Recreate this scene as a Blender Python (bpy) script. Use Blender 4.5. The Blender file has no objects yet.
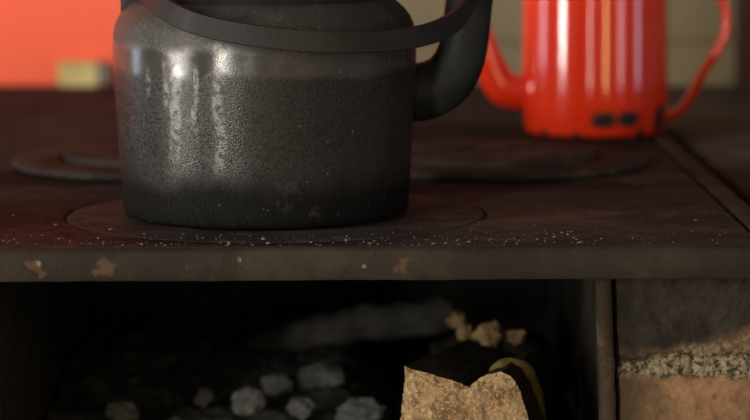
import bpy, bmesh, math, random
from mathutils import Vector, Matrix, noise
random.seed(7)
C = bpy.context.scene.collection
sc = bpy.context.scene
PI = math.pi
ZP = 0.80                      # height of the stove top
F = 2600.0                     # focal length in pixels of a 750 px frame
# ------------------------------------------------------------------ camera
cam = bpy.data.cameras.new('camera'); co = bpy.data.objects.new('camera', cam); C.objects.link(co)
CAM = Vector((0, 0, ZP + 0.245))
PITCH = math.atan(335 / F); ROLL = math.radians(-0.28)
R3 = Matrix.Rotation(PI/2 - PITCH, 3, 'X') @ Matrix.Rotation(ROLL, 3, 'Z')
co.matrix_world = Matrix.Translation(CAM) @ R3.to_4x4()
cam.sensor_width = 36; cam.lens = F * 36 / 750
cam.clip_start = 0.05; cam.clip_end = 60
cam.dof.use_dof = True; cam.dof.focus_distance = 1.76; cam.dof.aperture_fstop = 5.2
sc.camera = co

def ray(px, py):
    return R3 @ Vector(((px - 375) / F, -(py - 210) / F, -1))
def at(px, py, d):                       # point at world depth d
    r = ray(px, py); return CAM + r * (d / r.y)
def on(px, py, h=0.0):                   # point on the level ZP + h
    r = ray(px, py); return CAM + r * ((ZP + h - CAM.z) / r.z)

# ------------------------------------------------------------------ materials
class NT:
    def __init__(s, name):
        s.m = bpy.data.materials.new(name); s.m.use_nodes = True
        s.t = s.m.node_tree; s.n = s.t.nodes; s.b = s.n['Principled BSDF']
        s.tc = s.n.new('ShaderNodeTexCoord').outputs['Object']
    def link(s, a, b): s.t.links.new(a, b)
    def set(s, sock, v):
        if hasattr(v, 'is_output') or isinstance(v, bpy.types.NodeSocket): s.link(v, sock)
        else: sock.default_value = v
    def mapping(s, scale=(1,1,1), loc=(0,0,0)):
        n = s.n.new('ShaderNodeMapping'); n.inputs['Scale'].default_value = scale; n.inputs['Location'].default_value = loc
        s.link(s.tc, n.inputs['Vector']); return n.outputs[0]
    def noise(s, scale, detail=4, rough=.6, vec=None, dist=0):
        n = s.n.new('ShaderNodeTexNoise'); n.inputs['Scale'].default_value = scale
        n.inputs['Detail'].default_value = detail; n.inputs['Roughness'].default_value = rough
        n.inputs['Distortion'].default_value = dist
        s.link(vec or s.tc, n.inputs['Vector']); return n.outputs[0]
    def voro(s, scale, vec=None):
        n = s.n.new('ShaderNodeTexVoronoi'); n.inputs['Scale'].default_value = scale
        s.link(vec or s.tc, n.inputs['Vector']); return n.outputs['Distance']
    def ramp(s, v, a, b, lo=0., hi=1.):
        n = s.n.new('ShaderNodeMapRange'); n.interpolation_type = 'SMOOTHSTEP'
        n.inputs['From Min'].default_value = a; n.inputs['From Max'].default_value = b
        n.inputs['To Min'].default_value = lo; n.inputs['To Max'].default_value = hi
        s.set(n.inputs['Value'], v); return n.outputs[0]
    def math(s, op, a, b=0.):
        n = s.n.new('ShaderNodeMath'); n.operation = op
        s.set(n.inputs[0], a); s.set(n.inputs[1], b); return n.outputs[0]
    def mix(s, f, a, b):
        n = s.n.new('ShaderNodeMix'); n.data_type = 'RGBA'
        def c(x): return (*x, 1) if isinstance(x, tuple) and len(x) == 3 else x
        s.set(n.inputs[0], f); s.set(n.inputs[6], c(a)); s.set(n.inputs[7], c(b)); return n.outputs[2]
    def xyz(s):
        n = s.n.new('ShaderNodeSeparateXYZ'); s.link(s.tc, n.inputs[0]); return n.outputs
    def dist(s, p, vec=None, scale=(1,1,1)):
        sub = s.n.new('ShaderNodeVectorMath'); sub.operation = 'SUBTRACT'
        s.link(vec or s.tc, sub.inputs[0]); sub.inputs[1].default_value = p
        mul = s.n.new('ShaderNodeVectorMath'); mul.operation = 'MULTIPLY'
        s.link(sub.outputs[0], mul.inputs[0]); mul.inputs[1].default_value = scale
        l = s.n.new('ShaderNodeVectorMath'); l.operation = 'LENGTH'
        s.link(mul.outputs[0], l.inputs[0]); return l.outputs['Value']
    def spots(s, pts, wob, amp):             # blotches of the given centres and radii with ragged edges
        tot = None
        w = s.math('MULTIPLY', s.math('SUBTRACT', wob, .5), amp)
        for p, r, scl in pts:
            d = s.math('ADD', s.dist(p, scale=scl), w)
            k = s.ramp(d, r * .55, r, 1., 0.)
            tot = k if tot is None else s.math('MAXIMUM', tot, k)
        return tot
    def bump(s, h, strength=.3, distance=.001, normal=None):
        n = s.n.new('ShaderNodeBump'); n.inputs['Strength'].default_value = strength
        n.inputs['Distance'].default_value = distance; s.set(n.inputs['Height'], h)
        if normal: s.link(normal, n.inputs['Normal'])
        return n.outputs[0]
    def ior(s, v):
        s.b.inputs['IOR'].default_value = v; return s
    def done(s, col=None, rough=None, metal=None, normal=None, spec=None, coat=None):
        b = s.b.inputs
        if col is not None: s.set(b['Base Color'], (*col, 1) if isinstance(col, tuple) and len(col) == 3 else col)
        if rough is not None: s.set(b['Roughness'], rough)
        if metal is not None: s.set(b['Metallic'], metal)
        if normal is not None: s.link(normal, b['Normal'])
        if spec is not None: s.set(b['Specular IOR Level'], spec)
        if coat is not None: s.set(b['Coat Weight'], coat); b['Coat Roughness'].default_value = .06
        return s.m

# ------------------------------------------------------------------ mesh helpers
def obj(name, bm, mats, parent=None, smooth=True, angle=40):
    me = bpy.data.meshes.new(name)
    bmesh.ops.recalc_face_normals(bm, faces=bm.faces[:])
    if parent is not None:
        off = parent.matrix_world.translation if parent.parent is None else Vector(parent['_o'])
        bmesh.ops.translate(bm, verts=bm.verts[:], vec=-Vector(parent['_o']))
    if smooth:
        for f in bm.faces: f.smooth = True
        for e in bm.edges:
            if len(e.link_faces) == 2 and e.calc_face_angle(0) > math.radians(angle): e.smooth = False
    bm.to_mesh(me); bm.free()
    o = bpy.data.objects.new(name, me); C.objects.link(o)
    for m in (mats if isinstance(mats, (list, tuple)) else [mats]): me.materials.append(m)
    if parent is not None: o.parent = parent; o['_o'] = list(parent['_o'])
    return o
def thing(name, loc, label, cat, group=None):
    o = bpy.data.objects.new(name, None); C.objects.link(o); o.location = loc; o['_o'] = list(loc)
    o.empty_display_size = .02
    o['label'] = label; o['category'] = cat
    if group: o['group'] = group
    return o
def solo(name, bm, mat, loc, label, cat, group=None, **k):       # a thing that is one mesh, origin at loc
    bmesh.ops.translate(bm, verts=bm.verts[:], vec=-Vector(loc))
    o = obj(name, bm, mat, **k); o.location = loc; o['label'] = label; o['category'] = cat
    if group: o['group'] = group
    return o
def struct(name, bm, mat, **k):
    o = obj(name, bm, mat, **k); o['kind'] = 'structure'; return o
def cr(pts, n):                           # Catmull-Rom through tuples of any length
    pts = [tuple(p) for p in pts]; P = [pts[0]] + pts + [pts[-1]]; out = []
    for i in range(1, len(P) - 2):
        a, b, c, d = P[i-1], P[i], P[i+1], P[i+2]
        for k in range(n):
            t = k / n
            out.append(tuple(.5*((2*b[j]) + (-a[j]+c[j])*t + (2*a[j]-5*b[j]+4*c[j]-d[j])*t*t + (-a[j]+3*b[j]-3*c[j]+d[j])*t**3) for j in range(len(b))))
    out.append(pts[-1]); return out
def loft(bm, rings, cap=True, closed=False, mi=0):
    vs = [[bm.verts.new(p) for p in r] for r in rings]; n = len(rings[0])
    for i in range(len(vs) - (0 if closed else 1)):
        a, b = vs[i], vs[(i+1) % len(vs)]
        for j in range(n):
            f = bm.faces.new((a[j], a[(j+1) % n], b[(j+1) % n], b[j])); f.material_index = mi
    if cap and not closed:
        bm.faces.new(vs[0][::-1]).material_index = mi; bm.faces.new(vs[-1]).material_index = mi
    return vs
def lathe(bm, prof, c, seg=96):           # prof: (r, z); r = 0 ends are poles
    rings = []
    for r, z in prof:
        rings.append([Vector((c[0] + r*math.cos(2*PI*k/seg), c[1] + r*math.sin(2*PI*k/seg), c[2] + z)) for k in range(seg)])
    loft(bm, rings)
def tube(bm, pts, rads, seg=24, flat=1.0, n=8):    # swept round tube, radii per point
    q = cr([(*p, r) for p, r in zip(pts, rads)], n)
    P = [Vector(a[:3]) for a in q]; rings = []; prev = None
    for i, p in enumerate(P):
        T = (P[min(i+1, len(P)-1)] - P[max(i-1, 0)]).normalized()
        up = Vector((0, 1, 0)) if prev is None else prev
        N = (up - T * up.dot(T)).normalized(); prev = N; B = T.cross(N); r = q[i][3]
        rings.append([p + N*r*flat*math.cos(2*PI*k/seg) + B*r*math.sin(2*PI*k/seg) for k in range(seg)])
    loft(bm, rings)
def box(bm, a, b, bev=0.0, seg=2, mi=0):
    a, b = Vector(a), Vector(b)
    r = bmesh.ops.create_cube(bm, size=1.0); vs = r['verts']
    for v in vs: v.co = Vector((a[i] + (v.co[i] + .5)*(b[i]-a[i]) for i in range(3)))
    fs = list({f for v in vs for f in v.link_faces})
    for f in fs: f.material_index = mi
    if bev:
        es = list({e for v in vs for e in v.link_edges})
        bmesh.ops.bevel(bm, geom=es, offset=bev, segments=seg, affect='EDGES', profile=.5)
def lump(bm, c, r, amp=.35, sub=3, freq=1.6, seed=0, rot=None):
    res = bmesh.ops.create_icosphere(bm, subdivisions=sub, radius=1.0)
    s = Vector((seed*3.1, seed*1.7, seed*.9))
    for v in res['verts']:
        n = v.co.normalized()
        k = 1 + amp*noise.noise(n*freq + s)*1.3 + amp*.5*noise.noise(n*freq*3 + s) + amp*.25*noise.noise(n*freq*8 + s)
        p = Vector((n.x*r[0], n.y*r[1], n.z*r[2]))*k
        if rot: p = rot @ p
        v.co = p + Vector(c)
def rough_up(bm, verts, amp, freq, seed=0):
    for v in verts:
        s = v.co*freq + Vector((seed*7.3, 0, 0))
        v.co += noise.noise_vector(s)*amp + noise.noise_vector(s*3.1)*amp*.4

# ================================================================== KETTLE geometry reference
KC = on(266.5, 213)                          # centre of the kettle's foot on the stove top
KS = F / (KC.y / math.cos(PITCH)) * 1.0    # pixels per metre there (about 1380)

# ------------------------------------------------------------------ material definitions
def iron_top(name, tint=(.0265, .0215, .0198), rust=.5, soot_shade=()):
    t = NT(name)
    n1 = t.noise(9, 6, .65); n2 = t.noise(60, 5, .6); n3 = t.noise(420, 3, .6)
    st = t.noise(5, 5, .6, t.mapping((1, 4, 1)))
    c = t.mix(t.ramp(n1, .35, .68), tint, (tint[0]*1.9, tint[1]*1.75, tint[2]*1.6))
    c = t.mix(t.math('MULTIPLY', t.ramp(st, .5, .72), rust), c, (.085, .055, .038))
    c = t.mix(t.math('MULTIPLY', t.ramp(n2, .56, .75), .6), c, (.006, .005, .005))
    c = t.mix(t.math('MULTIPLY', t.ramp(t.noise(38, 8, .72), .50, .66), .6), c, (.080, .060, .048))
    if soot_shade: c = t.mix(t.math('MULTIPLY', t.spots(soot_shade, t.noise(20, 5, .65), .08), .75), c, (.0085, .0074, .0068))
    sp = t.ramp(t.noise(260, 2, .5), .70, .76)
    c = t.mix(t.math('MULTIPLY', sp, .22), c, (.12, .095, .075))
    r = t.ramp(n2, .3, .7, .60, .80)
    h = t.math('ADD', t.math('MULTIPLY', n2, .8), t.math('MULTIPLY', n3, .5))
    return t.ior(1.16).done(c, r, .0, t.bump(h, .6, .0014), .17)
M_plate = iron_top('stove_plate_iron')
def rel(px, py): p = on(px, py); return (p.x - 0, p.y - SRY, 0)
SRY = on(375, 247).y + .3
M_top = iron_top('stove_top_plate_iron', soot_shade=[(rel(600, 138), .15, (1, 1, 0)), (rel(450, 132), .12, (1, .8, 0)), (rel(70, 178), .10, (.6, 1.4, 0)), (rel(480, 186), .08, (.5, 1.5, 0))])  # dark spots paint shade around the pot foot and along the lid fronts
M_lid = iron_top('stove_lid_iron', (.0240, .0200, .0180), .35)
M_bar = iron_top('edge_bar_iron', (.032, .023, .017), .6)
def edge_iron():
    t = NT('plate_edge_iron')
    n1 = t.noise(14, 5, .6); n2 = t.noise(90, 4, .6)
    c = t.mix(t.ramp(n1, .35, .7), (.017, .0130, .0092), (.034, .0265, .0185))
    c = t.mix(t.math('MULTIPLY', t.ramp(n2, .55, .75), .5), c, (.013, .010, .008))
    S = (1, 1, 1); pts = []
    for px, py, r in ((36, 266, .006), (42, 272, .004), (28, 262, .003), (105, 268, .0075), (97, 272, .004), (115, 264, .004), (400, 268, .0055), (404, 262, .004), (240, 262, .003)):
        p = at(px, py, PY0); pts.append(((p.x - SR.x, p.y - SR.y, p.z - SR.z), r, S))
    k = t.spots(pts, t.noise(160, 4, .7), .013)
    k = t.math('MAXIMUM', k, t.math('MULTIPLY', t.ramp(t.noise(30, 5, .7), .64, .74), .6))
    c = t.mix(t.math('MULTIPLY', k, .5), c, (.11, .055, .027))
    pts = []
    for px, py, r in ((365, 266, .0028), (370, 275, .002), (240, 259, .0025), (90, 271, .002), (39, 263, .0028)):
        p = at(px, py, PY0); pts.append(((p.x - SR.x, p.y - SR.y, p.z - SR.z), r, S))
    k = t.spots(pts, t.noise(220, 4, .7), .006)
    c = t.mix(t.math('MULTIPLY', k, .6), c, (.20, .155, .11))
    return t.ior(1.3).done(c, .7, 0, t.bump(n2, .6, .0014), .25)
PY0 = on(375, 247).y                       # front edge of the stove top
SR = Vector((0, PY0 + .3, 0))              # root of the stove
M_edge = edge_iron()

def kettle_iron():
    t = NT('kettle_cast_iron')
    x = t.xyz(); z = x[2]
    n1 = t.noise(10, 5, .6); n2 = t.noise(760, 2, .6); n3 = t.noise(1700, 2, .6)
    wob = t.noise(22, 4, .6)
    zz = t.math('ADD', z, t.math('MULTIPLY', t.math('SUBTRACT', wob, .5), .014))
    low = t.ramp(zz, .104, .1105, 1., 0.)                # rough, once submerged-in-soot lower wall
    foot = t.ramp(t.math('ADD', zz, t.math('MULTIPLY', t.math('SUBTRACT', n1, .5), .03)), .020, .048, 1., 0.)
    c_up = t.mix(t.ramp(n1, .35, .7), (.030, .0275, .024), (.048, .043, .036))
    c_lo = t.mix(t.ramp(n1, .35, .7), (.0100, .0096, .0086), (.018, .0170, .0150))
    g1 = t.ramp(t.noise(560, 2, .6), .36, .64)
    c_lo = t.mix(t.math('MULTIPLY', g1, t.ramp(t.math('ADD', x[0], t.math('MULTIPLY', n1, .05)), -.05, .06, .75, .30)), c_lo, (.050, .0475, .042))
    g2 = t.math('MULTIPLY', t.ramp(t.noise(420, 3, .7), .50, .62), t.ramp(t.noise(36, 4, .6), .48, .60))
    c_up = t.mix(t.math('MULTIPLY', g2, .7), c_up, (.085, .078, .068))
    c_up = t.mix(t.math('MULTIPLY', t.ramp(t.noise(28, 5, .7), .54, .68), .35), c_up, (.010, .0095, .009))
    c = t.mix(low, c_up, c_lo)
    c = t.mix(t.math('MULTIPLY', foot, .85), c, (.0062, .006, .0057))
    # pale mineral drips running down the wall
    drip = None
    for px, w, z0, z1 in ((187, .0042, .040, .128), (229, .0040, .034, .134), (206, .002, .062, .118), (178, .002, .075, .12), (160, .0022, .085, .115)):
        dx = (px - 266.5) / KS
        d = t.math('ABSOLUTE', t.math('SUBTRACT', t.math('ADD', x[0], t.math('MULTIPLY', t.math('SUBTRACT', t.noise(38, 3, .6), .5), .010)), dx))
        k = t.math('MULTIPLY', t.ramp(d, w*.4, w*1.3, 1., 0.), t.math('MULTIPLY', t.ramp(z, z0, z0 + .02), t.ramp(z, z1 - .006, z1, 1., 0.)))
        k = t.math('MULTIPLY', k, t.ramp(x[1], -.03, -.05))
        drip = k if drip is None else t.math('MAXIMUM', drip, k)
    drip = t.math('MULTIPLY', drip, t.ramp(t.noise(190, 3, .7), .38, .62))
    c = t.mix(t.math('MULTIPLY', drip, .6), c, (.22, .21, .19))
    scuff = t.math('MULTIPLY', t.ramp(t.noise(26, 5, .75), .60, .72), t.ramp(z, .018, .05, 1., .25))
    c = t.mix(t.math('MULTIPLY', scuff, .35), c, (.06, .058, .053))
    speck = t.ramp(t.noise(330, 1, .5), .74, .79)
    c = t.mix(t.math('MULTIPLY', speck, .6), c, (.13, .125, .11))
    r = t.math('ADD', t.math('MULTIPLY', low, .04), t.ramp(t.noise(34, 6, .7), .36, .64, .17, .27))
    r = t.math('ADD', r, t.math('MULTIPLY', foot, .3))
    r = t.math('ADD', r, t.ramp(zz, .122, .132, 0., .25))
    mat = t.ramp(t.math('ADD', x[0], t.math('MULTIPLY', t.math('SUBTRACT', n1, .5), .05)), -.012, .03)   # sootier, duller on the spout side
    r = t.math('ADD', r, t.math('MULTIPLY', mat, .24))
    vg = t.voro(820)
    bh = t.math('MULTIPLY', t.math('ADD', t.math('MULTIPLY', vg, -.9), t.math('MULTIPLY', n3, .4)), t.math('ADD', .22, t.math('MULTIPLY', low, .78)))
    return t.done(c, r, .1, t.bump(bh, .24, .0006), t.math('MULTIPLY', t.math('SUBTRACT', .50, t.math('ADD', t.math('MULTIPLY', low, .27), t.math('MULTIPLY', foot, .22))), t.math('MULTIPLY', t.math('SUBTRACT', 1., t.math('MULTIPLY', mat, .72)), t.ramp(zz, .122, .131, 1., .35))))
M_kettle = kettle_iron()
def plain_iron(name, a, b, rough=.42, metal=.2):
    t = NT(name); n1 = t.noise(25, 5, .6); n2 = t.noise(380, 3, .6)
    c = t.mix(t.ramp(n1, .35, .68), a, b)
    return t.done(c, t.ramp(n1, .3, .7, rough - .06, rough + .08), metal, t.bump(n2, .35, .0006), .15)
M_spout = plain_iron('spout_iron', (.0105, .0115, .0105), (.017, .018, .016), .5)
M_strap = plain_iron('bail_strap_iron', (.0075, .0065, .0052), (.0165, .0138, .011), .50, 0)
M_dome = plain_iron('kettle_shoulder_iron', (.0095, .0092, .010), (.016, .015, .0155), .5)

def red_enamel():
    t = NT('red_enamel'); n = t.noise(6, 3, .5)
    c = t.mix(t.ramp(n, .3, .7), (.64, .026, .005), (.72, .034, .007))
    pts = []
    for px, py, r, scl in ((604, 120, .016, (1,1,1.5)), (627, 119, .016, (1,1,1.5)), (659, 119, .015, (1,1,.8)), (575, 136, .005, (1,1,1)), (545, 132, .005, (1,1,1)), (640, 133, .006, (1,1,1))):
        p = at(px, py, PC.y - .0665*math.sqrt(max(.05, 1 - ((px - 600)/70)**2))) - PC
        pts.append(((p.x, p.y, p.z), r, scl))
    k = t.spots(pts, t.noise(90, 3, .7), .008)
    k = t.math('MAXIMUM', k, t.ramp(t.math('ADD', t.xyz()[2], t.math('MULTIPLY', t.noise(45, 3, .7), .012)), .006, .009, 1., 0.))
    c = t.mix(k, c, (.010, .008, .008))
    return t.done(c, t.math('ADD', .14, t.math('MULTIPLY', k, .4)), 0, t.bump(n, .1, .002), .5, t.math('SUBTRACT', .8, t.math('MULTIPLY', k, .8)))
PFRONT = on(600, 139)
PC = Vector((0, 0, 0)); PC = Vector((PFRONT.x, PFRONT.y + .064, ZP))
M_red = red_enamel()
M_black = plain_iron('black_enamel', (.010, .009, .009), (.02, .018, .017), .3, 0)

def painted_wall(name, a, b, rough=.6):
    t = NT(name); n = t.noise(4, 4, .6)
    return t.done(t.mix(t.ramp(n, .3, .7), a, b), rough, 0, t.bump(t.noise(60, 3, .6), .15, .002), .3)
M_orange = painted_wall('orange_wall_paint', (.95, .130, .055), (.98, .150, .064))
def brick_wall_cream():
    t = NT('cream_painted_brick')
    mp = t.n.new('ShaderNodeMapping'); mp.inputs['Rotation'].default_value = (PI/2, 0, 0)
    t.link(t.tc, mp.inputs['Vector'])
    b = t.n.new('ShaderNodeTexBrick'); t.link(mp.outputs[0], b.inputs['Vector'])
    b.inputs['Scale'].default_value = 1.0; b.inputs['Brick Width'].default_value = .23; b.inputs['Row Height'].default_value = .077
    b.inputs['Mortar Size'].default_value = .005; b.inputs['Mortar Smooth'].default_value = .6
    b.inputs['Color1'].default_value = (.20, .155, .082, 1); b.inputs['Color2'].default_value = (.215, .168, .09, 1); b.inputs['Mortar'].default_value = (.13, .098, .05, 1)
    n = t.noise(7, 4, .6)
    c = t.mix(t.ramp(n, .35, .7, 0., .4), b.outputs['Color'], (.16, .12, .062))
    return t.done(c, .6, 0, t.bump(b.outputs['Fac'], .4, -.003), .3)
M_cream = brick_wall_cream()
M_wood = painted_wall('dark_red_timber', (.030, .008, .004), (.045, .013, .006), .6)
M_floor = painted_wall('room_floor', (.10, .07, .05), (.14, .10, .07), .6)

def masonry(name, a, b, c3, scale=1.0, rough=.85):
    t = NT(name); n1 = t.noise(18*scale, 6, .65); n2 = t.noise(120*scale, 5, .7)
    c = t.mix(t.ramp(n1, .35, .65), a, b); c = t.mix(t.math('MULTIPLY', t.ramp(n2, .5, .68), .75), c, c3)
    return t.done(c, rough, 0, t.bump(t.math('ADD', n1, t.math('MULTIPLY', n2, .7)), .6, .003), .25)
def ledge_mat():
    t = NT('brown_ledge_dark_patch'); n1 = t.noise(18, 6, .65); n2 = t.noise(90, 5, .7)
    c = t.mix(t.ramp(n1, .35, .65), (.030, .023, .017), (.080, .058, .040)); c = t.mix(t.math('MULTIPLY', t.ramp(n2, .5, .68), .6), c, (.012, .0095, .008))
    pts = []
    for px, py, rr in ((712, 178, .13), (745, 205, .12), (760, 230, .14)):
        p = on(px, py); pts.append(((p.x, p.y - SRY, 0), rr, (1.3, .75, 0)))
    c = t.mix(t.math('MULTIPLY', t.spots(pts, t.noise(20, 5, .65), .07), .9), c, (.005, .0045, .004))  # darker patch on the ledge beside the edge bar
    return t.done(c, .85, 0, t.bump(n2, .5, .002), .2)
M_ledge = ledge_mat()
M_brick = masonry('fired_brick', (.20, .085, .042), (.27, .125, .062), (.10, .06, .035))
M_sootbrick = masonry('sooty_brick', (.020, .0175, .0145), (.034, .029, .023), (.014, .012, .0095), .5)
M_mortar = masonry('crumbly_mortar', (.08, .062, .036), (.15, .122, .078), (.022, .018, .012), 1.6)
M_firewall = masonry('firebox_brick', (.014, .0125, .008), (.024, .021, .012), (.008, .007, .005))
M_ledge0 = masonry('brown_ledge', (.012, .0095, .0075), (.036, .025, .017), (.008, .0065, .0055), .6)
M_ash = masonry('fine_grey_ash', (.022, .022, .0195), (.050, .050, .044), (.008, .008, .007), 2.2)
M_ashlump = masonry('pale_ash', (.065, .068, .061), (.12, .123, .11), (.03, .03, .028), 2)
M_char = masonry('charred_bark', (.012, .010, .006), (.028, .021, .011), (.008, .006, .005), 1.5, .8)
M_greylog = masonry('ashy_log_bark', (.020, .019, .0155), (.044, .041, .033), (.010, .009, .0075), 1.2)
M_moss = masonry('olive_bark', (.075, .060, .016), (.15, .11, .034), (.04, .03, .011), 2)
M_chip = masonry('torn_wood', (.20, .125, .055), (.36, .25, .12), (.07, .04, .016), 2.4)
def log_end():
    t = NT('cut_log_end')
    n1 = t.noise(22, 5, .65); fib = t.noise(75, 8, .78, t.mapping((1.3, 1, .9)), .5); n3 = t.noise(420, 4, .75)
    x = t.xyz()
    c = t.mix(t.ramp(n1, .35, .65), (.20, .122, .055), (.31, .21, .105))
    c = t.mix(t.ramp(x[0], .035, .06), c, t.mix(t.ramp(n1, .4, .6), (.33, .27, .17), (.42, .36, .25)))
    c = t.mix(t.math('MULTIPLY', t.ramp(fib, .44, .58), .85), c, (.070, .040, .016))
    c = t.mix(t.math('MULTIPLY', t.ramp(n3, .52, .62), .6), c, (.52, .37, .20))
    c = t.mix(t.math('MULTIPLY', t.ramp(t.noise(120, 3, .6), .66, .74), .6), c, (.46, .20, .08))
    return t.done(c, .85, 0, t.bump(t.math('ADD', fib, n3), .8, .0016), .2)
M_logend = log_end()
M_crumb = masonry('crumbs', (.12, .09, .065), (.24, .2, .16), (.08, .035, .02), 4)
def box_paper():
    t = NT('yellow_box_card'); x = t.xyz()
    n = t.noise(30, 3, .5)
    c = t.mix(t.ramp(n, .4, .6), (.50, .38, .13), (.62, .50, .22))
    return t.done(c, .6, 0, None, .3)
M_card = box_paper()
M_cardside = painted_wall('strike_strip_brown', (.17, .14, .10), (.26, .22, .17), .8)

# ================================================================== ROOM
WY = on(300, 83).y                          # foot of the back wall
XS = at(330, 40, WY).x
bm = bmesh.new(); box(bm, (-2.6, WY, 0), (XS, WY + .12, 2.6)); struct('wall_left', bm, M_orange)
bm = bmesh.new(); box(bm, (XS, WY - .01, 0), (2.2, WY + .12, 2.6), .004); struct('wall_back', bm, M_cream)
bm = bmesh.new(); tx = at(739, 50, WY - .05).x; box(bm, (tx, WY - .09, ZP - .03), (tx + .09, WY - .012, 2.6), .006); struct('trim_1', bm, M_wood)
bm = bmesh.new(); box(bm, (-2.6, -3.2, -.1), (2.2, WY + .12, 0)); struct('floor', bm, M_floor)

# ================================================================== STOVE
stove = thing('wood_stove', SR, 'old wood-fired stove with rusty iron top plate, brick pier and open firebox', 'stove')
TH = .0225                                  # plate thickness
RX = on(708, 192).x                         # groove between plate and edge bar
FO = .150                                   # firebox opening, right cheek
RC = Vector((KC.x + .0072, KC.y, 0))
KR = .1530                                  # radius of the lift-out ring under the kettle
# top plate with a real round hole for the front ring
def plate():
    bm = bmesh.new()
    seg = 96; hole = KR + .0012; zt, zb = ZP, ZP - TH
    x0, x1, y0, y1 = -.95, RX - .0015, PY0 + .003, WY - .012
    def outer(a):                            # ray from the hole centre to the rectangle
        dx, dy = math.cos(a), math.sin(a); t = 9
        if dx > 1e-6: t = min(t, (x1 - RC.x)/dx)
        if dx < -1e-6: t = min(t, (x0 - RC.x)/dx)
        if dy > 1e-6: t = min(t, (y1 - RC.y)/dy)
        if dy < -1e-6: t = min(t, (y0 - RC.y)/dy)
        return Vector((RC.x + dx*t, RC.y + dy*t, 0))
    angs = [2*PI*k/seg for k in range(seg)] + [math.atan2(cy - RC.y, cx - RC.x) % (2*PI) for cx in (x0, x1) for cy in (y0, y1)]
    angs = sorted(angs)
    rings = []
    n = len(angs)
    H = [Vector((RC.x + hole*math.cos(a), RC.y + hole*math.sin(a), 0)) for a in angs]
    H2 = [Vector((RC.x + (hole+.002)*math.cos(a), RC.y + (hole+.002)*math.sin(a), 0)) for a in angs]
    O = [outer(a) for a in angs]
    z = lambda L, h: [Vector((p.x, p.y, h)) for p in L]
    loft(bm, [z(H, zb), z(H, zt - .0015), z(H2, zt), z(O, zt), z(O, zb)], closed=True)
    return bm
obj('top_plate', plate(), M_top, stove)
# front edge: a rounded iron nosing, uneven from use
bm = bmesh.new()
rings = []; N = 260
for i in range(N + 1):
    x = -.95 + (RX + .05 + .95)*i/N
    pr = []
    for (dy, dz) in ((.0035, 0), (.0012, -.0004), (-.0012, -.0020), (-.0022, -.0045), (-.0022, -TH + .003), (-.0008, -TH + .0005), (.0035, -TH)):
        p = Vector((x, PY0 + dy, ZP + dz)); w = noise.noise(Vector((x*60, dz*90, 3)))*.0005 + noise.noise(Vector((x*14, dz*40, 9)))*.0006
        if dy < .003: p.y += w; p.z += w*.8
        pr.append(p)
    rings.append(pr)
loft(bm, rings); obj('front_edge', bm, M_edge, stove)
# edge bar along the right side, standing a little proud
bm = bmesh.new(); box(bm, (RX + .0035, PY0 + .004, ZP - TH), (RX + .020, WY - .012, ZP), .0015)
obj('edge_bar', bm, M_bar, stove)
# ledge right of the bar
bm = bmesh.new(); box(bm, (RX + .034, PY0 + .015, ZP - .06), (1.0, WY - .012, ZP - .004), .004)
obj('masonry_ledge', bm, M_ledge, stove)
# brick pier: sooty brick, mortar joint, red brick ... one mesh
FY = PY0 + .014
def slab_face(bm, x0, x1, z0, z1, y, depth, mi, amp, seed, nx=70, nz=24, rnd=.006):
    V = []
    for j in range(nz + 1):
        row = []
        for i in range(nx + 1):
            x = x0 + (x1-x0)*i/nx; z = z0 + (z1-z0)*j/nz
            e = min(x - x0, x1 - x, z - z0, z1 - z); k = max(0, 1 - e/rnd)
            yy = y + rnd*(1 - math.sqrt(max(0, 1 - k*k)))*.8
            s = Vector((x*45, z*45, seed))
            yy += amp*(noise.noise(s) + .5*noise.noise(s*2.7) + .35*noise.noise(s*7))
            row.append(bm.verts.new((x, yy, z)))
        V.append(row)
    for j in range(nz):
        for i in range(nx):
            bm.faces.new((V[j][i], V[j][i+1], V[j+1][i+1], V[j+1][i])).material_index = mi
    loop = V[0] + [r[-1] for r in V[1:]] + V[-1][-2::-1] + [r[0] for r in V[-2:0:-1]]
    back = [bm.verts.new((v.co.x, y + depth, v.co.z)) for v in loop]
    n = len(loop)
    for i in range(n): bm.faces.new((loop[i], loop[(i+1) % n], back[(i+1) % n], back[i])).material_index = mi
    bm.faces.new(back).material_index = mi
zA = at(680, 353, FY).z; zB = at(680, 377, FY).z
PX0 = FO + .0095; LEAN = .040
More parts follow.
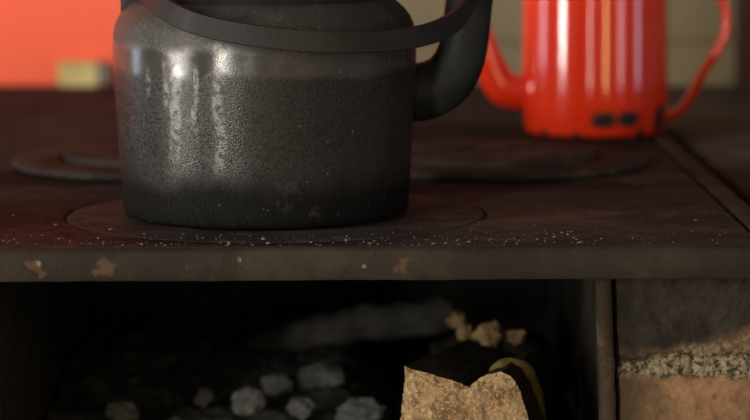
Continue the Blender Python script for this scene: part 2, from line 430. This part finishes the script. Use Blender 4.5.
def pier_mat():
    t = NT('sooty_brick_and_mortar'); x = t.xyz()
    zl = zA - SR.z + 0; zm = zB - SR.z
    n1 = t.noise(18, 6, .65); n2 = t.noise(120, 5, .7); n3 = t.noise(330, 4, .7)
    w = t.math('MULTIPLY', t.math('SUBTRACT', t.noise(32, 5, .7), .5), .022)
    z = t.math('ADD', x[2], w)
    side = t.math('SUBTRACT', x[0], .212)                      # less soot towards the right
    soot_shade = t.mix(t.ramp(n1, .35, .7), (.0140, .0120, .0098), (.029, .024, .018))
    soot_shade = t.mix(t.math('MULTIPLY', t.ramp(n2, .5, .7), .6), soot_shade, (.008, .007, .006))
    mort = t.mix(t.ramp(t.noise(190, 4, .7), .42, .58), (.030, .024, .014), (.17, .137, .083))
    mort = t.mix(t.math('MULTIPLY', t.ramp(n3, .52, .66), .7), mort, (.26, .215, .14))
    bri = t.mix(t.ramp(n1, .36, .62), (.080, .052, .029), (.225, .122, .062))
    bri = t.mix(t.math('MULTIPLY', t.ramp(n2, .55, .72), .6), bri, (.055, .035, .020))
    edge = t.ramp(t.math('ADD', x[0], t.math('MULTIPLY', w, 1.2)), .162, .205, 1., 0.)
    bri = t.mix(t.math('MULTIPLY', edge, .85), bri, (.050, .036, .022))
    c = t.mix(t.ramp(t.math('ADD', z, t.math('MULTIPLY', side, -.22)), zl - .001, zl + .006), mort, soot_shade)
    # a corner of bare brick shows through the soot at the right
    bare = t.math('MULTIPLY', t.ramp(t.math('ADD', z, t.math('MULTIPLY', t.math('MAXIMUM', side, 0.), -.35)), zl + .000, zl + .008, 1., 0.), t.ramp(z, zl - .003, zl + .001))
    c = t.mix(t.math('MULTIPLY', bare, .5), c, (.11, .065, .036))
    c = t.mix(t.ramp(z, zm - .003, zm + .003, 1., 0.), c, bri)
    return t.done(c, .85, 0, t.bump(t.math('ADD', n1, t.math('MULTIPLY', n2, .8)), .7, .003), .06)
M_pier = pier_mat()
def pier_face():
    bm = bmesh.new(); nx, nz = 360, 110; x1 = .95; z1 = ZP - TH - .001; z0 = z1 - .21; V = []
    for j in range(nz + 1):
        row = []; z = z0 + (z1 - z0)*j/nz
        xl = PX0 + (z1 - z)*LEAN
        for i in range(nx + 1):
            u = i/nx; x = xl + (x1 - xl)*u*u*(.2) + (x1 - xl)*u*.8
            s = Vector((x*45, z*45, 1)); e = x - xl
            y = FY + .0012*noise.noise(s) + .0010*noise.noise(s*2.7) + .0006*noise.noise(s*7)
            jt = max(0, 1 - abs(z - (zA + zB)/2 + .0025*noise.noise(Vector((x*30, 0, 5))))/((zA - zB)*.55))
            y += .0028*min(1, jt*2.5)*(1 + .8*noise.noise(s*4)) + .0016*jt*noise.noise(s*9)
            k = max(0, 1 - e/.006); y += .005*(1 - math.sqrt(max(0, 1 - k*k)))
            row.append(bm.verts.new((x, y, z)))
        V.append(row)
    for j in range(nz):
        for i in range(nx): bm.faces.new((V[j][i], V[j][i+1], V[j+1][i+1], V[j+1][i]))
    loop = V[0] + [r[-1] for r in V[1:]] + V[-1][-2::-1] + [r[0] for r in V[-2:0:-1]]
    back = [bm.verts.new((v.co.x, FY + .08, v.co.z)) for v in loop]
    for i in range(len(loop)): bm.faces.new((loop[i], loop[(i+1) % len(loop)], back[(i+1) % len(loop)], back[i]))
    bm.faces.new(back)
    box(bm, (PX0 + .010, FY + .004, .0), (.95, FY + .08, ZP - TH - .213), mi=1)
    box(bm, (PX0 + .001, FY + .081, .0), (.95, WY - .012, ZP - TH - .001), mi=1)
    return bm
obj('brick_pier', pier_face(), [M_pier, M_char], stove)
# iron strip of the firebox frame
bm = bmesh.new()
rings = []
xa, xb = at(597, 320, FY - .004).x, at(611.5, 320, FY - .004).x
for i in range(60):
    z = ZP - TH - .001 - .30*i/59
    o_ = .30*i/59*LEAN
    w = lambda s: o_*(s in (1, 5)) + noise.noise(Vector((z*90, s, 4)))*.0009 + noise.noise(Vector((z*300, s, 8)))*.0004
    rings.append([Vector((xa + w(1), FY - .004 + w(2), z)), Vector((xa + .002 + w(1), FY - .006 + w(3), z)), Vector((xb - .002 + w(5), FY - .006 + w(4), z)), Vector((xb + w(5), FY - .004 + w(6), z)), Vector((xb + o_, FY + .02, z)), Vector((xa + o_, FY + .02, z))])
loft(bm, rings)
M_strip = iron_top('rusty_frame_strip', (.017, .0120, .0085), .9)
fs = obj('frame_strip', bm, M_strip, stove, angle=60)
# left pier, back wall and hearth of the firebox
HZ = ZP - .190
bm = bmesh.new()
slab_face(bm, -.95, -.264, HZ - .02, ZP - TH - .001, FY + .05, .1, 0, .002, 6, 200, 40)
box(bm, (-.95, FY + .06, 0), (-.262, WY - .012, ZP - TH - .001))
obj('brick_cheek', bm, M_firewall, stove)
bm = bmesh.new(); box(bm, (-.27, 2.42, 0), (FO + .02, WY - .012, ZP - TH - .001)); obj('firebox_back', bm, M_firewall, stove)
bm = bmesh.new(); box(bm, (-.27, FY + .01, 0), (FO + .0, 2.43, HZ)); obj('hearth_floor', bm, M_firewall, stove)

# lift-out ring under the kettle
bm = bmesh.new(); c = (RC.x, RC.y, ZP)
lathe(bm, [(.02, -.015), (KR - .002, -.015), (KR, -.013), (KR, -.0022), (KR - .0018, -.0004), (KR - .006, -.0002), (KR - .02, -.0002), (.02, -.0002)], c)
ring = solo('stove_lid', bm, M_plate, (RC.x, RC.y, ZP - .015), 'flush round iron stove lid set into the plate under the black kettle', 'stove lid', angle=30)
# two loose lids behind, lying proud of the plate
def back_lid(px, label):
    p = on(px, 165); c = (p.x, p.y, ZP)
    r = .131
    t = thing('stove_lid', p, label, 'stove lid')
    bm = bmesh.new()
    lathe(bm, [(.085, .0003), (r - .004, .0003), (r - .001, .0018), (r, .004), (r - .0015, .0065), (r - .004, .0075), (.094, .0078), (.0915, .0068), (.0905, .004), (.0885, .003), (.085, .003)], c)
    obj('outer_ring', bm, M_lid, t, angle=35)
    bm = bmesh.new()
    lathe(bm, [(.001, .0032), (.084, .0032), (.0868, .004), (.0875, .008), (.0865, .0125), (.0845, .0135), (.03, .0138), (.024, .0125), (.001, .0125)], c)
    obj('centre_disc', bm, M_lid, t, angle=35)
    bm = bmesh.new()                          # slot for the lifting hook
    box(bm, (c[0] - .012, c[1] - .0035, ZP + .0126), (c[0] + .012, c[1] + .0035, ZP + .0145), .001)
    obj('lift_slot', bm, M_black, t)
    return t
back_lid(167, 'raised round iron stove lid left of and behind the black kettle')
back_lid(492, 'raised round iron stove lid in front of the red coffee pot')

# crumbs and ash grit on the plate: nobody could count it
bm = bmesh.new()
for i in range(330):
    u = random.random()
    if u < .5: px, py = random.uniform(-10, 740), 246 - abs(random.gauss(0, 6))
    elif u < .85: px, py = random.gauss(420, 110), 246 - abs(random.gauss(0, 11))
    else: px, py = random.uniform(0, 740), random.uniform(192, 245)
    p = on(px, py)
    if p.y < PY0 + .004 or p.x > RX - .004: continue
    if abs((Vector((p.x, p.y)) - Vector((KC.x, KC.y))).length) < .112: continue
    if abs((Vector((p.x, p.y)) - Vector((RC.x, RC.y))).length - KR) < .003: continue
    r = random.uniform(.00025, .0006)*(2 if random.random() < .06 else 1) * (1.5 if random.random() < .08 else 1)
    lump(bm, (p.x, p.y, ZP + r*.85), (r*random.uniform(.8, 1.8), r, r*.7), .3, 1, 2, i)
o = solo('ash_crumbs', bm, M_crumb, (0, PY0 + .1, ZP), 'pale crumbs and ash grit scattered along the front of the iron plate', 'crumbs')
o['kind'] = 'stuff'

# ================================================================== KETTLE
kettle = thing('kettle', (KC.x, KC.y, ZP), 'big black cast iron kettle with bail handle and thick spout', 'kettle')
c = (KC.x, KC.y, ZP + .0003)
p1 = 1/KS
bm = bmesh.new()
prof = [(.001, .0005), (.085, .0005), (.099, .001), (.1028, .0025), (.1040, .006)]
prof += [(.1040 + (.1095 - .1040)*k/14, .006 + .092*k/14) for k in range(1, 15)]
prof += [(.1098, .104), (.1099, .110), (.1100, .118), (.1100, .1215), (.1101, .1230), (.1100, .1243), (.1097, .1256), (.1094, .132), (.1083, .138), (.1060, .1435), (.1020, .149), (.0975, .153)]
lathe(bm, prof + [(.094, .1565), (.001, .1565)], c, 128)
obj('body', bm, M_kettle, kettle, angle=50)
bm = bmesh.new()
lathe(bm, [(.060, .1555), (.0945, .156), (.0920, .1600), (.088, .1655), (.078, .1705), (.066, .174), (.062, .1765), (.060, .1765)], c, 128)
obj('shoulder', bm, M_dome, kettle, angle=50)
bm = bmesh.new()
lathe(bm, [(.001, .174), (.0595, .174), (.0645, .1785), (.064, .181), (.05, .186), (.03, .190), (.012, .1915), (.001, .1915)], c, 96)
lid = obj('lid', bm, M_dome, kettle, angle=50)
bm = bmesh.new()
lathe(bm, [(.001, .190), (.008, .190), (.006, .196), (.008, .201), (.0135, .205), (.014, .210), (.009, .2145), (.001, .2155)], c, 48)
obj('knob', bm, M_strap, lid)
# spout: thick cast tube leaving low on the right and bending up
KD = KC.y
sp = [(395, 93), (425, 91), (447, 79), (460, 58), (466, 30), (470, -2), (482, -36), (492, -58)]
sr = [.0215, .0215, .0200,   .0184, .0174, .0170, .0145, .0125]
bm = bmesh.new(); tube(bm, [at(x, y, KD + .012) for x, y in sp], sr, 40, .8, 10)
spo = obj('spout', bm, M_spout, kettle, angle=50)
# bail strap: flat iron band lying forward over the shoulder
pts = [(128, -26, .005), (142, -12, -.030), (160, 4.5, -.090), (184, 18.5, -.112), (215, 28.5, -.1215), (257, 36, -.127), (305, 41, -.128), (352, 42.5, -.122), (398, 40, -.105), (434, 32, -.080), (456, 20, -.055), (467, 6, -.030), (470, -6, -.008), (468, -16, .012)]
P = [at(x, y, KD + d) for x, y, d in pts]
Q = [Vector(q) for q in cr(P, 12)]
bm = bmesh.new(); rings = []
axis = Vector((KC.x + .02, KC.y - .005, 0))
for i, p in enumerate(Q):
    T = (Q[min(i+1, len(Q)-1)] - Q[max(i-1, 0)]).normalized()
    Rr = Vector((p.x - axis.x, p.y - axis.y, 0)); Rr = (Rr - T*Rr.dot(T)).normalized()
    W = T.cross(Rr).normalized()
    if W.z < 0: W = -W
    Rr = (Rr + W*.10).normalized(); W = (W - Rr*W.dot(Rr)).normalized()
    hw, ht, b = .0074, .0027, .0006
    rings.append([p + W*a + Rr*r for a, r in ((-hw+b, -ht), (hw-b, -ht), (hw, -ht+b), (hw, ht-b), (hw-b, ht), (-hw+b, ht), (-hw, ht-b), (-hw, -ht+b))])
loft(bm, rings); obj('bail_handle', bm, M_strap, kettle, angle=25)
# lugs that carry the bail
bm = bmesh.new(); pl = at(133, -6, KD - .004)
box(bm, (pl.x - .0085, pl.y - .010, ZP + .140), (pl.x + .012, pl.y + .010, ZP + .188), .004, 3)
obj('handle_lug', bm, M_strap, kettle)
bm = bmesh.new(); pr = at(455, -14, KD + .015)
box(bm, (pr.x - .05, pr.y - .008, ZP + .158), (pr.x + .014, pr.y + .008, ZP + .176), .004, 3)
obj('handle_lug', bm, M_dome, kettle)

# ================================================================== RED COFFEE POT
pot = thing('coffee_pot', PC, 'tall red enamel coffee pot with chipped foot behind the black kettle', 'coffee pot')
bm = bmesh.new()
pr_ = [(.001, .001), (.058, .001), (.0635, .0008), (.0658, .0025), (.0664, .006), (.0674, .012), (.0686, .018), (.0694, .024), (.0697, .030)]
pr_ += [(.0697 - .0016*k/10, .030 + .171*k/10) for k in range(1, 11)]
pr_ += [(.0685, .203), (.0692, .206), (.068, .209), (.0655, .2095), (.0645, .207), (.0645, .19), (.001, .19)]
lathe(bm, pr_, PC, 96); obj('body', bm, M_red, pot, angle=50)
bm = bmesh.new()
lathe(bm, [(.001, .2098), (.0605, .2098), (.0655, .2115), (.062, .216), (.048, .224), (.03, .231), (.012, .2335), (.001, .2335)], PC, 72)
pl_ = obj('lid', bm, M_red, pot, angle=50)
bm = bmesh.new(); lathe(bm, [(.001, .2325), (.006, .2325), (.005, .238), (.009, .243), (.0085, .249), (.001, .251)], PC, 40); obj('knob', bm, M_black, pl_)
bm = bmesh.new(); D = PC.y - .005
tube(bm, [at(x, y, D) for x, y in ((545, 90), (520, 92), (502, 87), (489, 62), (480, 30), (470, -4), (458, -40), (448, -58))], [.0175, .0170, .0165, .0138, .0105, .0085, .0072, .0068], 32, .85, 10)
obj('spout', bm, M_red, pot, angle=50)
# ear handle, flat strap
bm = bmesh.new()
hp = [(655, -62), (684, -62), (706, -42), (719, -12), (726, 12), (725, 34), (715, 54), (702, 74), (692, 94), (684, 106), (676, 113), (662, 117)]
Q = [Vector(q) for q in cr([at(x, y, PC.y + max(0, (y - 60)*.0007)) for x, y in hp], 8)]; rings = []
for i, p in enumerate(Q):
    T = (Q[min(i+1, len(Q)-1)] - Q[max(i-1, 0)]).normalized(); Y = Vector((0, 1, 0)); Nn = T.cross(Y).normalized()
    rings.append([p + Y*.0085*math.cos(2*PI*k/16) + Nn*.0046*math.sin(2*PI*k/16) for k in range(16)])
loft(bm, rings); obj('handle', bm, M_red, pot, angle=60)

# ================================================================== SMALL YELLOW BOX
bp = on(82, 86.5); bw = at(58, 75, bp.y).x, at(97, 75, bp.y).x, at(109, 75, bp.y).x
bh = .0285
mb = thing('matchbox', (bp.x, bp.y + .018, ZP), 'small yellow cardboard box lying at the back of the stove by the orange wall', 'box')
bm = bmesh.new()
# open sleeve: four walls
y0, y1, z0, z1, th = bp.y, bp.y + .036, ZP + .0005, ZP + bh, .001
loft(bm, [[Vector((x, y0, z0)), Vector((x, y1, z0)), Vector((x, y1, z1)), Vector((x, y0, z1))] for x in (bw[0], bw[1])], cap=False)
loft(bm, [[Vector((x, y0+th, z0+th)), Vector((x, y1-th, z0+th)), Vector((x, y1-th, z1-th)), Vector((x, y0+th, z1-th))] for x in (bw[0], bw[1])], cap=False)
obj('sleeve', bm, M_card, mb, smooth=False)
bm = bmesh.new(); box(bm, (bw[0] + .004, y0 + .002, z0 + .0015), (bw[2], y1 - .002, z1 - .002), .0008); obj('tray', bm, M_cardside, mb)

# ================================================================== FIREWOOD AND ASH
# front log: split, hollow-topped, torn end toward us
LD = FY + .035
face_px = [(405, 366.5), (414, 370), (424, 372), (436, 376), (450, 380), (460, 383), (468, 387.5), (473, 384), (479, 378.5), (488, 374.5), (496, 372.5), (503, 372.5), (509, 375.5), (514, 381), (519, 390), (523, 401), (527, 414), (529, 440), (527, 470), (512, 486), (465, 490), (420, 486), (402, 470), (398, 440), (401, 415), (402.5, 400), (404, 384)]
fp = [at(x, y, LD + .0006*(420 - y)*.25) for x, y in face_px]
lroot = Vector((fp[0].x + .04, LD, HZ + .002))
log = thing('split_log', lroot, 'split firewood log with bright torn end at the mouth of the firebox', 'firewood')
bm = bmesh.new()
# resample outline densely and roughen
L = [Vector(q) for q in cr(fp + [fp[0]], 6)][:-1]
cen = sum(L, Vector())/len(L)
L = [p + (p - cen).normalized()*(noise.noise(p*420)*.0011 + noise.noise(p*1100)*.0006) for p in L]
rings = []
for k, s in enumerate((1.0, .93, .82, .68, .52, .36, .2, .06)):
    r = []
    for p in L:
        q = cen + (p - cen)*s; q.y += -.003*(1 - s) + noise.noise(q*90)*.0014 + noise.noise(q*500)*.0005
        r.append(q)
    for q in r: q.z = max(q.z, HZ + .001)
    rings.append(r)
loft(bm, rings[::-1]); 
obj('torn_end', bm, M_logend, log, angle=70)
bm = bmesh.new(); rings = []
dirv = Vector((.045, .185, -.012))
for k in range(14):
    u = k/13; s = 1 - .12*u
    r = []
    for p in L:
        q = cen + (p - cen)*s + dirv*u; q.y += .0015
        q += noise.noise_vector(q*60)*.003*min(1, u*6) + noise.noise_vector(q*180)*.0012*min(1, u*6)
        q.z = max(q.z, HZ + .001)
        r.append(q)
    rings.append(r)
loft(bm, rings); obj('bark', bm, M_char, log, angle=70)

def woodlog(name, pts, rads, mat, label, cat='firewood', end=None, amp=.004, flat=1.0, seed=0):
    bm = bmesh.new(); tube(bm, pts, rads, 28, flat, 8)
    rough_up(bm, bm.verts, amp, 70, seed)
    m = min(v.co.z for v in bm.verts)
    if m < HZ + .001:
        for v in bm.verts: v.co.z = max(v.co.z, HZ + .001)
    ctr = Vector((pts[0].x, pts[0].y, max(HZ, m)))
    return solo(name, bm, mat, ctr, label, cat, angle=60)
# olive bark piece leaning against the log's right flank
woodlog('bark_piece', [at(491, 372, LD + .05), at(503, 367.5, LD + .055), at(516, 372, LD + .062), at(527, 387, LD + .066), at(533, 410, LD + .07), at(536, 440, LD + .07)], [.0025, .0065, .0095, .0100, .0090, .008], M_moss, 'curled olive bark piece leaning against the right side of the split log', 'bark', amp=.0016)
# ashy log lying across the back
woodlog('ashy_log', [at(250, 349, 2.2), at(320, 331, 2.2), at(390, 321, 2.2), at(452, 313, 2.2)], [.012, .015, .0155, .014], M_greylog, 'grey ash-coated log lying across the back of the firebox', amp=.004, seed=3)
# charred log behind the split log
woodlog('charred_log', [Vector((.050, 2.055, HZ + .037)), Vector((.078, 2.06, HZ + .040)), Vector((.106, 2.07, HZ + .041)), Vector((.130, 2.085, HZ + .038))], [.026, .0305, .0315, .026], M_char, 'charred black log behind the split log', amp=.004, seed=5)
def chunk(px, py, d, w, h, label, seed, mat=None, name='wood_chunk', cat='firewood', amp=.5):
    p = at(px, py, d); k = d/F
    bm = bmesh.new(); lump(bm, p, (w*k, min(w, h)*k, h*k), amp, 4, 1.5, seed)
    for v in bm.verts: v.co.z = max(v.co.z, HZ + .0005)
    return solo(name, bm, mat or M_chip, (p.x, p.y, min(v.co.z for v in bm.verts)), label, cat, angle=70)
chunk(457, 320, 2.08, 8, 8, 'small torn wood chunk at the tip of the grey ashy log', 1)
chunk(464, 332, 2.05, 6, 9, 'narrow torn wood chunk left of the largest lit chunk', 2)
chunk(491, 335, 1.99, 15, 13, 'largest torn brown wood chunk behind the split log', 4)
chunk(515, 336, 1.99, 10, 7, 'flat torn wood chunk right of the largest one', 6)
# ash bed
bm = bmesh.new(); V = []
NX, NY = 110, 130
ax0, ax1, ay0, ay1 = -.258, .012, FY + .02, 2.415
for j in range(NY + 1):
    row = []
    for i in range(NX + 1):
        x = ax0 + (ax1-ax0)*i/NX; y = ay0 + (ay1-ay0)*j/NY
        s = Vector((x*26, y*26, 1))
        h = .006 + .010*max(0, noise.noise(s*.5) + .3) + .012*max(0, noise.noise(s)) + .008*max(0, noise.noise(s*2.3)) + .004*noise.noise(s*6)
        h = h*.8 + .022*min(1, max(0, (y - 1.98)/.2))
        h *= min(1, .25 + (y - ay0)/.2)
        h *= min(1, .15 + (ax1 - x)/.05)
        row.append(bm.verts.new((x, y, HZ + max(h, .0016))))
    V.append(row)
for j in range(NY):
    for i in range(NX): bm.faces.new((V[j][i], V[j][i+1], V[j+1][i+1], V[j+1][i]))
loop = V[0] + [r[-1] for r in V[1:]] + V[-1][-2::-1] + [r[0] for r in V[-2:0:-1]]
bk = [bm.verts.new((v.co.x, v.co.y, HZ + .0006)) for v in loop]
for i in range(len(loop)): bm.faces.new((loop[i], loop[(i+1) % len(loop)], bk[(i+1) % len(loop)], bk[i]))
bm.faces.new(bk)
a = solo('ash_bed', bm, M_ash, (0, 2.0, HZ), 'bed of fine grey ash covering the firebox floor', 'ash'); a['kind'] = 'stuff'
for i, (px, py, d, w, h, lab) in enumerate((
    (324, 380, 2.05, 27, 14, 'largest pale ash lump in the middle of the firebox'),
    (277, 384, 2.08, 15, 9, 'small grey ash lump just left of the largest ash lump'),
    (248, 402, 1.99, 17, 13, 'rounded pale ash lump in front of the small grey one'),
    (361, 412, 1.93, 24, 12, 'broad pale ash lump left of the split log'),
    (302, 408, 1.97, 14, 9, 'ash lump in front of the largest ash lump'),
    (122, 412, 1.97, 16, 9, 'lone dim ash lump at the left of the firebox'),
    (205, 398, 2.03, 10, 8, 'smallest ash lump left of the rounded pale one'),
    (318, 330, 2.3, 14, 12, 'dim ash lump high at the back of the firebox'))):
    d = .408*F/(py + 125) if i < 7 else d
    chunk(px, py, d, w, h*1.2, lab, 11 + i, M_ashlump if i < 6 else M_greylog, 'ash_lump', 'ash lump', .30)

# ================================================================== LIGHT
def window(name, az, dist, w, h, zc, power, col, target=KC):
    a = math.radians(az)
    p = Vector((KC.x + math.sin(a)*dist, KC.y - math.cos(a)*dist, ZP + zc))
    l = bpy.data.lights.new(name, 'AREA'); l.shape = 'RECTANGLE'; l.size = w; l.size_y = h; l.energy = power; l.color = col
    o = bpy.data.objects.new(name, l); C.objects.link(o); o.location = p
    d = Vector((KC.x, KC.y, ZP + zc)) - p
    o.rotation_euler = d.to_track_quat('-Z', 'Y').to_euler(); return o
window('window_light', -63, 2.6, .30, 1.7, .37, 66, (1, .95, .88))
window('window_light', -28, 2.9, .20, 1.7, .37, 58, (1, .94, .85))
window('window_light', -9, 3.0, .10, 1.5, .42, 7, (1, .90, .82))
window('window_light', -108, 2.3, .4, 1.7, .37, 10, (.80, .87, 1))
window('window_light', 20, 3.0, .14, 1.5, .42, 11, (1, .70, .28))
window('window_light', 48, 2.8, .40, 1.4, .40, 7, (1, .80, .80))
window('window_light', 80, 2.6, .30, 1.4, .40, 5, (.80, .72, 1))
w = bpy.data.worlds.new('world'); sc.world = w; w.use_nodes = True
bg = w.node_tree.nodes['Background']; bg.inputs[0].default_value = (.95, .97, 1, 1); bg.inputs[1].default_value = .10
sc.view_settings.view_transform = 'Standard'; sc.view_settings.look = 'None'
sc.view_settings.exposure = 0.06; sc.view_settings.gamma = 1.0; sc.view_settings.use_curve_mapping = False
for o in bpy.data.objects:
    if '_o' in o: del o['_o']
